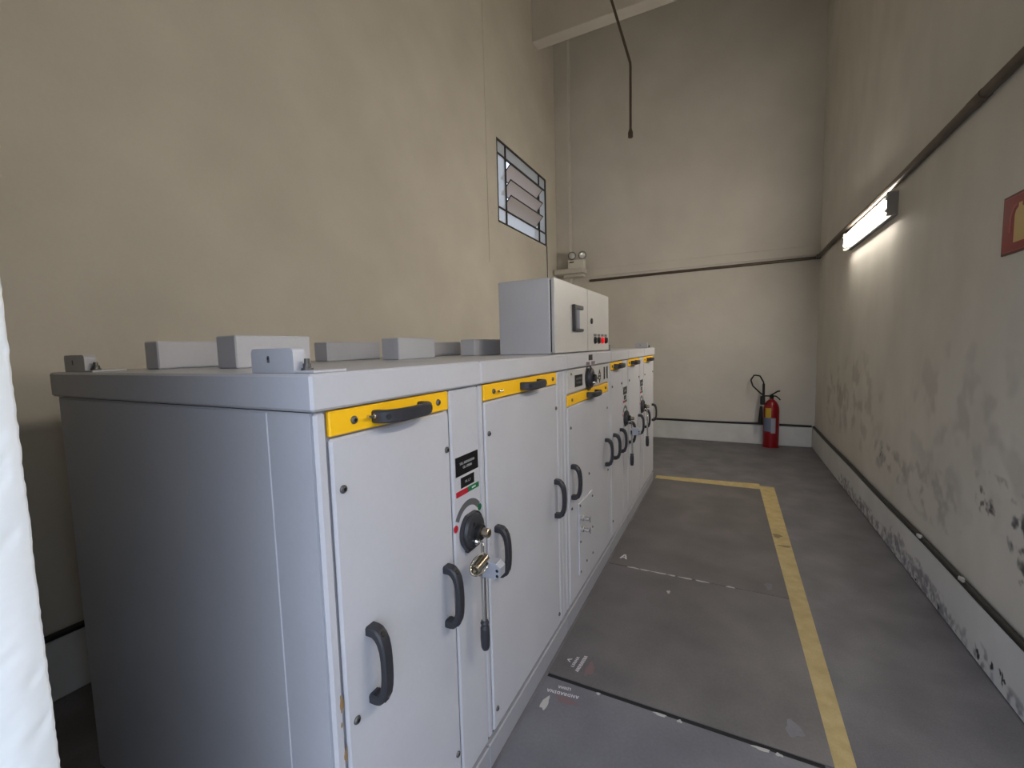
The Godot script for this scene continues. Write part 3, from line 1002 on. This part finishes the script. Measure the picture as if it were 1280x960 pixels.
func build_cabinets() -> void:
	# 1: nearest
	var z0 := -0.629
	var t := cabinet(z0, -1.308, "grey switchgear cabinet nearest the camera, its whole side showing, with rust spots on the corner", true)
	st_corner(t, z0)
	var st := new_st()
	bx(st, Vector3(FX - 0.151, 0.105, z0 - 0.014), Vector3(FX - 0.017, LID0 - 0.004, z0 - 0.004), 0.004)
	part("side_panel", st, M.grey, t)
	st = new_st()
	bx(st, Vector3(BX, 0.105, z0 - 0.014), Vector3(FX - 0.154, LID0 - 0.004, z0), 0.006)
	part("side_panel", st, M.grey, t)
	yellow_panel(t, 1.411, 1.469, -0.668, -1.122, -0.895, [-0.738, -1.068])
	hinge_pin(t.get_node("yellow_panel"), 1.441, -0.772, M.chrome)
	var d := panel("door", t, 0.128, 1.406, -0.668, -1.122, M.grey)
	put_handle(d, 0.826, -0.752)
	put_handle(d, 0.826, -1.074)
	for s in [[1.286, -0.695], [1.286, -1.103], [0.718, -0.695], [0.26, -1.10], [0.22, -0.695]]:
		put_screw(d, s[0], s[1])
	slim_panel(t, -1.130, -1.302, 0.128, true)
	rust(t, 0.79, -0.655, 0.022, 0.006, 1)
	rust(t, 0.66, -0.658, 0.020, 0.005, 2)
	rust(t, 0.74, -0.652, 0.007, 0.003, 3)
	relief_duct(t, -1.853, -1.768, -0.80, -1.06, 1.653, M.grey)
	relief_duct(t, -1.503, -1.400, -0.845, -1.120, 1.661, M.grey)
	bracket(t, -1.012, -0.864, -0.645, -0.800)
	bracket(t, -2.030, -1.880, -0.645, -1.83)
	# 2
	t = cabinet(-1.308, -2.190, "grey cabinet second from the camera with a full-width yellow strip and two grips")
	post(t, -1.312, -1.340)
	post(t, -2.136, -2.186)
	panel("slim_panel", t, 0.128, LID0 - 0.005, -2.080, -2.131, M.grey)
	yellow_panel(t, 1.409, 1.468, -1.345, -2.073, -1.745, [-1.415, -2.02])
	hinge_pin(t.get_node("yellow_panel"), 1.436, -1.437, M.chrome)
	d = panel("door", t, 0.128, 1.404, -1.345, -2.073, M.grey)
	put_handle(d, 0.826, -1.405)
	put_handle(d, 0.826, -2.030)
	for s in [[1.286, -1.371], [1.286, -2.058], [0.205, -1.371], [0.19, -2.055]]:
		put_screw(d, s[0], s[1])
	relief_duct(t, -1.849, -1.756, -1.500, -1.860, 1.649, M.grey)
	relief_duct(t, -1.503, -1.395, -1.600, -1.880, 1.659, M.grey)
	# 3
	t = cabinet(-2.190, -3.170, "grey cabinet third from the camera, a black rotary disc above its yellow strip")
	post(t, -2.194, -2.236)
	post(t, -3.124, -3.166)
	var p := panel("switch_panel", t, 1.335, LID0 - 0.005, -2.241, -3.119, M.grey_light)
	plate("instruction_plate", p, 1.364, 1.432, -2.365, -2.505, M.label_black, ["MANOBRA", "SECCION."], 0.014, M.label_grey)
	switch_disc(p, 1.400, -2.640, 0.066, true)
	# arrow symbol and two bars printed on the panel
	st = new_st()
	prism(st, Vector3(FX + 0.0004, 1.392, -2.895), Vector3(0, 0, -1), Vector3.UP, Vector3.RIGHT, arc_poly(0.020, 0.027, -80, 80), 0.001)
	prism(st, Vector3(FX + 0.0004, 1.392, -2.885), Vector3(0, 0, -1), Vector3.UP, Vector3.RIGHT, arc_poly(0.020, 0.027, 100, 260), 0.001)
	for s in [-1, 1]:
		prism(st, Vector3(FX + 0.0004, 1.392 + s * 0.030, -2.89), Vector3(0, 0, -1), Vector3.UP, Vector3.RIGHT, PackedVector2Array([Vector2(-0.022, -0.012 * s), Vector2(0.022, -0.012 * s), Vector2(0.0, 0.016 * s)]), 0.001)
	bx(st, Vector3(FX + 0.0004, 1.387, -2.86), Vector3(FX + 0.0014, 1.397, -2.92))
	part("arrow_symbol", st, M.label_black, p)
	for z in [-3.000, -3.075]:
		st = new_st()
		bx(st, Vector3(FX + 0.0004, 1.362, z), Vector3(FX + 0.003, 1.448, z - 0.026))
		part("printed_bar", st, M.label_black, p)
	put_screw(p, 1.443, -2.30, 0.8)
	yellow_panel(t, 1.268, 1.328, -2.241, -3.119, -2.69, [-2.311, -3.04])
	d = panel("door", t, 0.128, 1.263, -2.241, -3.119, M.grey)
	put_handle(d, 0.836, -2.290)
	put_handle(d, 0.836, -3.030)
	for s in [[1.144, -2.282], [0.682, -2.282], [1.15, -3.08], [0.692, -3.09], [0.793, -2.62], [0.615, -2.63]]:
		put_screw(d, s[0], s[1], 0.9)
	p = panel("lower_cover", t, 0.235, 0.675, -2.386, -2.668, M.grey, 0.010, 0.003)
	p.position.x += 0.010
	for s in [[0.255, -2.402], [0.44, -2.402], [0.27, -2.52], [0.262, -2.652], [0.435, -2.652], [0.640, -2.652], [0.66, -2.402]]:
		put_screw(p, s[0], s[1], 0.8)
	for y in [0.578, 0.510]:
		st = new_st()
		cyl(st, Vector3(FX, y, -2.425), Vector3(FX + 0.016, y, -2.425), 0.016, 16, 0.002)
		cyl(st, Vector3(FX + 0.016, y, -2.425), Vector3(FX + 0.050, y, -2.425), 0.012, 16, 0.002)
		bx(st, Vector3(FX + 0.050, y - 0.020, -2.420), Vector3(FX + 0.056, y + 0.020, -2.430), 0.002)
		part("key_lock", st, M.key_steel, p)
	relief_duct(t, -1.840, -1.72, -2.30, -2.62, 1.647, M.grey)
	relief_duct(t, -1.500, -1.398, -2.285, -2.62, 1.656, M.grey)
	# small plates on the lid edge
	plate("lid_plate", t, 1.508, 1.543, -2.600, -2.680, M.label_black, [], 0.01, null, FX + 0.0125)
	plate("lid_plate", t, 1.481, 1.500, -2.552, -2.616, M.pale_red, [], 0.01, null, FX + 0.0125)
	plate("lid_plate", t, 1.481, 1.500, -2.664, -2.732, M.pale_red, [], 0.01, null, FX + 0.0125)
	# 4
	t = cabinet(-3.170, -3.780, "narrow grey cabinet fourth along the row, the first of the far three")
	post(t, -3.174, -3.200)
	yellow_panel(t, 1.410, 1.468, -3.206, -3.584, -3.395, [-3.245, -3.55])
	d = panel("door", t, 0.128, 1.405, -3.206, -3.584, M.grey)
	put_handle(d, 0.826, -3.270)
	put_handle(d, 0.826, -3.495)
	for s in [[1.286, -3.235], [1.286, -3.55], [0.25, -3.235]]:
		put_screw(d, s[0], s[1])
	slim_panel(t, -3.592, -3.774, 0.128, false)
	# 5
	t = cabinet(-3.780, -4.540, "grey cabinet fifth along the row, before the last one")
	post(t, -3.784, -3.806)
	yellow_panel(t, 1.410, 1.468, -3.812, -4.336, -4.03, [-3.86, -4.30])
	d = panel("door", t, 0.128, 1.405, -3.812, -4.336, M.grey)
	put_handle(d, 0.826, -3.720 - 0.14)
	put_handle(d, 0.826, -4.275)
	for s in [[1.286, -3.85], [1.286, -4.30]]:
		put_screw(d, s[0], s[1])
	slim_panel(t, -4.350, -4.534, 0.128, false)
	# 6
	t = cabinet(-4.540, -5.212, "last grey cabinet at the far end of the row, nearest the end wall")
	post(t, -4.544, -4.566)
	yellow_panel(t, 1.410, 1.468, -4.572, -5.170, -4.84, [-4.63, -5.12])
	d = panel("door", t, 0.128, 1.405, -4.572, -5.170, M.grey)
	put_handle(d, 0.826, -4.640)
	put_handle(d, 0.826, -5.085)
	for s in [[1.286, -4.62], [1.286, -5.13]]:
		put_screw(d, s[0], s[1])
	post(t, -5.175, -5.208)
	st = new_st()
	var q := Vector3(-0.86, LID1 + 0.0005, -4.42)
	bracket(t, -0.98, -0.84, -5.10, -0.80)

func build_control_box() -> void:
	var x0 := -1.222
	var xf := -0.872
	var z0 := -2.283
	var z1 := -3.472
	var y0 := LID1 + 0.001
	var y1 := 1.980
	var t := thing("control_box", "grey control box with two doors standing on top of the cabinet row", "control box", Vector3((x0 + xf) / 2, y0, (z0 + z1) / 2))
	var st := new_st()
	bx(st, Vector3(x0, y0, z0), Vector3(xf - 0.030, y1, z1), 0.004)
	part("body", st, M.grey, t)
	st = new_st()
	bx(st, Vector3(xf - 0.030, y0 + 0.012, z0 - 0.012), Vector3(xf - 0.022, y1 - 0.012, z1 + 0.012))
	part("gasket", st, M.gap, t)
	var hs := [[z0, -2.900], [-2.906, z1]]
	for i in 2:
		st = new_st()
		bx(st, Vector3(xf - 0.022, y0 + 0.004, hs[i][0]), Vector3(xf, y1, hs[i][1]), 0.004)
		var d := part("door", st, M.grey_light, t)
		if i == 0:
			# meter window: dark frame, violet-grey glass
			var f := new_st()
			bx(f, Vector3(xf, 1.690, -2.577), Vector3(xf + 0.022, 1.853, -2.612), 0.003)
			bx(f, Vector3(xf, 1.828, -2.577), Vector3(xf + 0.018, 1.853, -2.760), 0.003)
			bx(f, Vector3(xf, 1.690, -2.577), Vector3(xf + 0.018, 1.708, -2.760), 0.003)
			part("meter_frame", f, M.disc, d)
			f = new_st()
			bx(f, Vector3(xf, 1.708, -2.612), Vector3(xf + 0.010, 1.828, -2.700), 0.002)
			part("meter_glass", f, M.tag_blue, d)
		else:
			var k := new_st()
			cyl(k, Vector3(xf, 1.768, -2.990), Vector3(xf + 0.008, 1.768, -2.990), 0.020, 14, 0.002)
			part("lock", k, M.black_matte, d)
			for j in 4:
				var zb := -3.075 - j * 0.098
				var b := new_st()
				bx(b, Vector3(xf + 0.0003, 1.664, zb + 0.030), Vector3(xf + 0.002, 1.681, zb - 0.042), 0.0005)
				part("button_label", b, M.label_grey, d)
				b = new_st()
				lathe(b, Vector3(xf + 0.0003, 1.636, zb), Vector3.RIGHT, [Vector2(0.026, 0), Vector2(0.026, 0.006), Vector2(0.021, 0.008), Vector2(0.020, 0.016), Vector2(0, 0.017)], 16)
				part("red_lamp_button" if j == 2 else "button", b, M.red_led if j == 2 else M.black_matte, d)
	# small clip at the far lower corner
	st = new_st()
	bx(st, Vector3(xf - 0.03, y0, -3.476), Vector3(xf + 0.006, y0 + 0.045, -3.51), 0.003)
	part("corner_clip", st, M.grey_dark, t)

func build_levers() -> void:
	lever("chrome operating lever with black grip and grey cast arm on the nearest cabinet", 0.982, -1.222, true)
	lever("chrome operating lever with black grip and pale arm on the fourth cabinet", 0.982, -3.689, true)
	lever("thin operating lever with black grip hanging on the fifth cabinet, no arm", 0.982, -4.448, false)
	# padlock hanging under the nearest disc: round body pointing out of the panel, wire shackle round it
	var a := Vector3(FX + 0.066, 0.902, -1.205)
	var ax := Vector3(0.10, -0.08, 0.99).normalized()
	var t := thing("padlock", "round steel padlock with a wire shackle hung below the nearest disc", "padlock", a)
	var st := new_st()
	lathe(st, a, ax, [Vector2(0, 0), Vector2(0.016, 0), Vector2(0.018, 0.003), Vector2(0.018, 0.076), Vector2(0.015, 0.080), Vector2(0.010, 0.080), Vector2(0.009, 0.072), Vector2(0, 0.072)], 20)
	part("lock_body", st, M.brass, t)
	st = new_st()
	var u := ax.cross(Vector3.UP).normalized()
	var v := u.cross(ax)
	var pts := []
	for k in 25:
		var th := TAU * k / 24.0
		pts.append(a + ax * (0.052 + 0.056 * cos(th)) + (u * 0.8 + v * 0.6) * (0.0235 * sin(th)) + (v * 0.8 - u * 0.6) * 0.008)
	tube(st, pts, 0.0032, 8)
	part("shackle", st, M.chrome, t)

func build_lamp(z0: float, z1: float, label: String, energy: float) -> void:
	var y0 := 2.535
	var y1 := 2.715
	var xw := WR - 0.001
	var xf := 1.068
	var t := thing("tube_lamp", label, "lamp", Vector3(xw, (y0 + y1) / 2, (z0 + z1) / 2), "tube lamps on the right wall")
	var st := new_st()
	# tray with a sloping reflector and two end plates
	bx(st, Vector3(xw - 0.034, y0 + 0.03, z0 - 0.004), Vector3(xw, y1 - 0.03, z1 + 0.004), 0.003)
	part("tray", st, M.white_plastic, t)
	for s in [[y0, y0 + 0.006], [y1 - 0.006, y1]]:
		st = new_st()
		bx(st, Vector3(xf + 0.022, s[0], z0 - 0.003), Vector3(xw, s[1], z1 + 0.003), 0.001)
		part("side_rim", st, M.grey_dark, t)
	for z in [[z0, z0 - 0.006], [z1 + 0.006, z1]]:
		st = new_st()
		bx(st, Vector3(xf - 0.010, y0, z[0]), Vector3(xw, y1, z[1]), 0.001)
		part("end_plate", st, M.lamp_metal, t)
	for y in [2.582, 2.668]:
		st = new_st()
		cyl(st, Vector3(xf - 0.002, y, z0 - 0.045), Vector3(xf - 0.002, y, z1 + 0.045), 0.015, 16, 0.003)
		part("glowing_tube", st, M.tube, t)
		for z in [z0 - 0.008, z1 + 0.045]:
			st = new_st()
			cyl(st, Vector3(xf - 0.002, y, z), Vector3(xf - 0.002, y, z - 0.036), 0.014, 14, 0.002)
			bx(st, Vector3(xf - 0.002, y - 0.010, z - 0.004), Vector3(xw - 0.034, y + 0.010, z - 0.030), 0.002)
			part("tube_socket", st, M.white_plastic, t)
	var l := AreaLight3D.new()
	l.name = "tube_lamp_light"
	l.area_size = Vector2(1.36, 0.14)
	l.light_energy = energy
	l.light_color = Color(1.0, 0.965, 0.91)
	l.area_range = 14.0
	l.area_attenuation = 2.0
	l.shadow_enabled = true
	t.add_child(l)
	l.position = Vector3(xf - 0.024, (y0 + y1) / 2, (z0 + z1) / 2) - O
	l.rotation = Vector3(0, PI / 2, 0)

func build_conduits() -> void:
	O = Vector3.ZERO
	var x := WR - 0.029
	# main pipe along the right wall, with a coupling, saddles and a junction box in the corner
	var t := thing("conduit", "brown grey metal conduit running along the right wall above the tube lamp", "conduit", Vector3(x, 2.785, -4.0))
	var st := new_st()
	var pts := []
	for k in 30:
		var z := lerpf(WF - 0.02, WE + 0.09, k / 29.0)
		pts.append(Vector3(x, 2.778 + 0.010 * sin(z * 1.7), z))
	tube(st, pts, 0.0255, 14)
	part("pipe", st, M.conduit, t)
	st = new_st()
	cyl(st, Vector3(x, 2.786, -3.06), Vector3(x, 2.784, -3.20), 0.0285, 16, 0.003)
	part("coupling", st, M.conduit, t)
	st = new_st()
	bx(st, Vector3(WR - 0.05, 2.745, WE + 0.075), Vector3(WR - 0.001, 2.81, WE + 0.025), 0.006)
	part("elbow_box", st, M.conduit, t)
	t = thing("conduit", "brown grey metal conduit crossing the end wall under the plaster ledge", "conduit", Vector3(-0.6, 2.77, WE + 0.03))
	st = new_st()
	tube(st, [Vector3(-2.26, 2.745, WE + 0.026), Vector3(-1.2, 2.755, WE + 0.026), Vector3(0, 2.762, WE + 0.026), Vector3(WR - 0.055, 2.770, WE + 0.026)], 0.022, 12)
	part("pipe", st, M.conduit, t)
	# black pipes lying on the plinth bands
	O = Vector3.ZERO
	st = new_st()
	pts = []
	for k in 40:
		var z := lerpf(WF - 0.01, WE + 0.06, k / 39.0)
		pts.append(Vector3(WR - 0.019, 0.310 + 0.004 * sin(z * 3.1), z))
	tube(st, pts, 0.0175, 10)
	tag(part("black_pipe", st, M.conduit_black, self), "thin black pipe lying on the plinth band of the right wall", "pipe")
	st = new_st()
	pts = []
	for k in 20:
		pts.append(Vector3(lerpf(-2.55, WR - 0.038, k / 19.0), 0.320 + 0.003 * sin(k * 0.9), WE + 0.019))
	tube(st, pts, 0.0165, 10)
	tag(part("black_pipe", st, M.conduit_black, self), "thin black pipe on the end wall behind the fire extinguisher", "pipe")
	st = new_st()
	tube(st, [Vector3(WL + 0.019, 0.308, -0.25), Vector3(WL + 0.019, 0.310, -4.0), Vector3(WL + 0.019, 0.309, -7.04)], 0.0165, 10)
	tag(part("black_pipe", st, M.conduit_black, self), "thin black pipe low on the left wall in the shadow behind the cabinets", "pipe")
	# flakes of mortar on the right pipe
	for s in [[-3.55, 0.334], [-2.98, 0.336]]:
		st = new_st()
		blob(st, Vector3(WR - 0.036, s[1] - 0.006, s[0]), Vector3(0, 0, -1), Vector3.RIGHT, Vector3.UP, 0.025, 0.013, 0.014, int(-s[0] * 10))
		tag(part("mortar_flake", st, M.sealant, self), "pale mortar crumb on the black pipe, " + ("farther one towards the extinguisher" if s[0] < -3.2 else "nearer one by the scuffed wall patch"), "debris")
	# pendant conduit hanging from the roof
	var zb := -6.35
	var top := Vector3(-1.72, CEIL - 0.002, -5.75)
	t = thing("pendant_conduit", "thin brown conduit bent down from the roof with an open socket end", "conduit", Vector3(-1.27, 4.45, zb))
	st = new_st()
	tube(st, [Vector3(-1.272, 4.52, zb), Vector3(-1.270, 5.35, zb), Vector3(-1.272, 5.40, zb + 0.003), Vector3(-1.285, 5.45, zb + 0.02), top], 0.017, 10)
	part("pipe", st, M.conduit, t)
	st = new_st()
	lathe(st, Vector3(-1.272, 4.55, zb), Vector3.DOWN, [Vector2(0.018, 0), Vector2(0.026, 0.03), Vector2(0.033, 0.05), Vector2(0.033, 0.115), Vector2(0.026, 0.12), Vector2(0, 0.11)], 14)
	part("socket_end", st, M.conduit, t)

func build_emergency_light() -> void:
	O = Vector3.ZERO
	var st := new_st()
	bx(st, Vector3(-2.80, 2.850, -7.555), Vector3(-2.27, 2.935, -7.33), 0.006)
	bx(st, Vector3(-2.66, 2.80, -7.555), Vector3(-2.30, 2.85, -7.42), 0.006)
	tag(part("wall_shelf", st, M.wall_end, self), "small cream shelf in the far left corner under the emergency light", "shelf")
	var c := Vector3(-2.42, 2.936, -7.44)
	var t := thing("emergency_light", "cream emergency light with two round lamp heads on the corner shelf", "emergency light", c)
	st = new_st()
	bx(st, Vector3(-2.565, 2.936, -7.50), Vector3(-2.275, 3.085, -7.39), 0.008)
	part("battery_case", st, M.white_plastic, t)
	st = new_st()
	bx(st, Vector3(-2.535, 3.035, -7.3895), Vector3(-2.455, 3.058, -7.386), 0.001)
	part("switch_window", st, M.conduit, t)
	for x in [-2.505, -2.335]:
		var d := Vector3(0.28, -0.12, 1).normalized() if x < -2.4 else Vector3(0.5, -0.25, 1).normalized()
		var p := Vector3(x, 3.165, -7.46)
		st = new_st()
		lathe(st, p, d, [Vector2(0, 0), Vector2(0.035, 0.006), Vector2(0.058, 0.035), Vector2(0.068, 0.065), Vector2(0.068, 0.082), Vector2(0.060, 0.084), Vector2(0.058, 0.074)], 20)
		cyl(st, Vector3(x, 3.08, -7.45), Vector3(x, 3.13, -7.45), 0.014, 10)
		var h := part("lamp_head", st, M.conduit, t)
		st = new_st()
		lathe(st, p + d * 0.072, d, [Vector2(0.058, 0), Vector2(0.04, 0.010), Vector2(0, 0.015)], 18)
		part("lens", st, M.lens, h)

func build_extinguisher() -> void:
	var c := Vector3(0.562, 0.0, -7.545)
	var t := thing("fire_extinguisher", "red fire extinguisher with black looped hose standing by the end wall", "fire extinguisher", c)
	var st := new_st()
	var r := 0.105
	lathe(st, c, Vector3.UP, [Vector2(0, 0.002), Vector2(r + 0.006, 0.002), Vector2(r + 0.006, 0.022), Vector2(r - 0.004, 0.026), Vector2(r, 0.034), Vector2(r, 0.56), Vector2(r * 0.97, 0.60), Vector2(r * 0.86, 0.645), Vector2(r * 0.66, 0.685), Vector2(r * 0.40, 0.712), Vector2(r * 0.26, 0.722), Vector2(r * 0.26, 0.735), Vector2(0, 0.735)], 28)
	part("cylinder", st, M.red_paint, t)
	st = new_st()
	cyl(st, c + Vector3(0, 0.735, 0), c + Vector3(0, 0.79, 0), 0.026, 14, 0.003)
	bx(st, c + Vector3(-0.12, 0.762, -0.012), c + Vector3(0.03, 0.782, 0.012), 0.004)
	part("valve", st, M.black_matte, t)
	st = new_st()
	tube(st, [c + Vector3(-0.01, 0.785, 0), c + Vector3(0.035, 0.815, 0), c + Vector3(0.075, 0.845, 0.0), c + Vector3(0.105, 0.850, 0)], 0.011, 8)
	tube(st, [c + Vector3(0.0, 0.775, 0), c + Vector3(0.055, 0.772, 0), c + Vector3(0.09, 0.742, 0), c + Vector3(0.112, 0.715, 0)], 0.010, 8)
	part("squeeze_lever", st, M.black_matte, t)
	# hose: up from the horn holder, round the loop and back to the valve
	st = new_st()
	var cv := Curve3D.new()
	var k := [Vector3(-0.115, 0.70, 0.02), Vector3(-0.105, 0.86, 0.01), Vector3(-0.110, 0.98, 0.0), Vector3(-0.16, 1.075, -0.005), Vector3(-0.235, 1.085, -0.01), Vector3(-0.278, 1.01, -0.01), Vector3(-0.250, 0.92, 0.0), Vector3(-0.18, 0.845, 0.01), Vector3(-0.115, 0.785, 0.005)]
	for i in k.size():
		var tg: Vector3 = (k[mini(i + 1, k.size() - 1)] - k[maxi(i - 1, 0)]) / 6.0
		cv.add_point(c + k[i], -tg, tg)
	var pts := []
	for i in 49:
		pts.append(cv.sample_baked(cv.get_baked_length() * i / 48.0))
	tube(st, pts, 0.0105, 8)
	part("hose", st, M.black_matte, t)
	st = new_st()
	tube(st, [c + Vector3(-0.108, 0.955, 0.0), c + Vector3(-0.107, 0.80, 0.01), c + Vector3(-0.112, 0.74, 0.015)], 0.017, 10)
	bx(st, c + Vector3(-0.150, 0.64, -0.02), c + Vector3(-0.085, 0.77, 0.045), 0.008)
	part("hose_clamp", st, M.black_matte, t)
	st = new_st()
	lathe(st, c + Vector3(-0.135, 0.62, 0.035), Vector3(-0.03, -1, 0), [Vector2(0, 0), Vector2(0.018, 0), Vector2(0.024, 0.08), Vector2(0.034, 0.26), Vector2(0.030, 0.26), Vector2(0, 0.20)], 14)
	part("discharge_horn", st, M.black_matte, t)
	# labels wrapped on the cylinder (towards the camera's side)
	wrap_label(t, "instruction_label", c, r, 0.245, 0.455, -155, -60, M.tag_blue)
	wrap_label(t, "white_label", c, r + 0.0006, 0.225, 0.445, -95, -62, mat(Color(0.62, 0.62, 0.66), 0.5))
	wrap_label(t, "yellow_tag", c, r + 0.001, 0.455, 0.60, -140, -95, M.tag_yellow)

func wrap_label(t: Node3D, called: String, c: Vector3, r: float, y0: float, y1: float, a0: float, a1: float, m: Material) -> void:
	var st := new_st()
	st.set_smooth_group(1)
	var n := 10
	for k in n:
		var p := []
		for a in [lerpf(a0, a1, float(k) / n), lerpf(a0, a1, float(k + 1) / n)]:
			var d := Vector3(cos(deg_to_rad(a)), 0, -sin(deg_to_rad(a)))
			p.append(d)
		quad(st, c + p[0] * (r + 0.001) + Vector3.UP * y0, c + p[1] * (r + 0.001) + Vector3.UP * y0, c + p[1] * (r + 0.001) + Vector3.UP * y1, c + p[0] * (r + 0.001) + Vector3.UP * y1, p[0])
	part(called, st, m, t)

func build_sign() -> void:
	var z0 := -2.888
	var z1 := -2.620
	var y0 := 1.962
	var y1 := 2.225
	var x := WR - 0.001
	var t := thing("fire_sign", "red square fire equipment sign with cream symbol on the right wall", "sign", Vector3(x, (y0 + y1) / 2, (z0 + z1) / 2))
	var st := new_st()
	bx(st, Vector3(x - 0.006, y0, z0), Vector3(x, y1, z1), 0.0015)
	part("sign_board", st, M.sign_dark, t)
	st = new_st()
	bx(st, Vector3(x - 0.0066, y0 + 0.010, z0 + 0.010), Vector3(x - 0.0061, y1 - 0.010, z1 - 0.010))
	part("border_line", st, M.sign_pink, t)
	st = new_st()
	bx(st, Vector3(x - 0.0072, y0 + 0.015, z0 + 0.015), Vector3(x - 0.0067, y1 - 0.015, z1 - 0.015))
	part("red_field", st, M.sign_red, t)
	# extinguisher symbol: body, neck, hose; u runs towards the far end of the wall
	st = new_st()
	var zc := (z0 + z1) / 2
	var body := PackedVector2Array()
	for q in [Vector2(-0.040, -0.085), Vector2(0.040, -0.085), Vector2(0.040, 0.035), Vector2(0.032, 0.055), Vector2(0.014, 0.066), Vector2(0.014, 0.082), Vector2(-0.014, 0.082), Vector2(-0.014, 0.066), Vector2(-0.032, 0.055), Vector2(-0.040, 0.035)]:
		body.append(q)
	prism(st, Vector3(x - 0.0073, (y0 + y1) / 2, zc + 0.006), Vector3(0, 0, -1), Vector3.UP, Vector3.LEFT, body, 0.0006)
	part("symbol_body", st, M.sign_cream, t)
	st = new_st()
	prism(st, Vector3(x - 0.0073, (y0 + y1) / 2 + 0.010, zc - 0.005), Vector3(0, 0, -1), Vector3.UP, Vector3.LEFT, PackedVector2Array([Vector2(0.012, 0.076), Vector2(0.044, 0.070), Vector2(0.066, 0.03), Vector2(0.072, -0.045), Vector2(0.058, -0.045), Vector2(0.053, 0.024), Vector2(0.036, 0.055), Vector2(0.012, 0.062)]), 0.0006)
	part("symbol_hose", st, M.sign_pink, t)
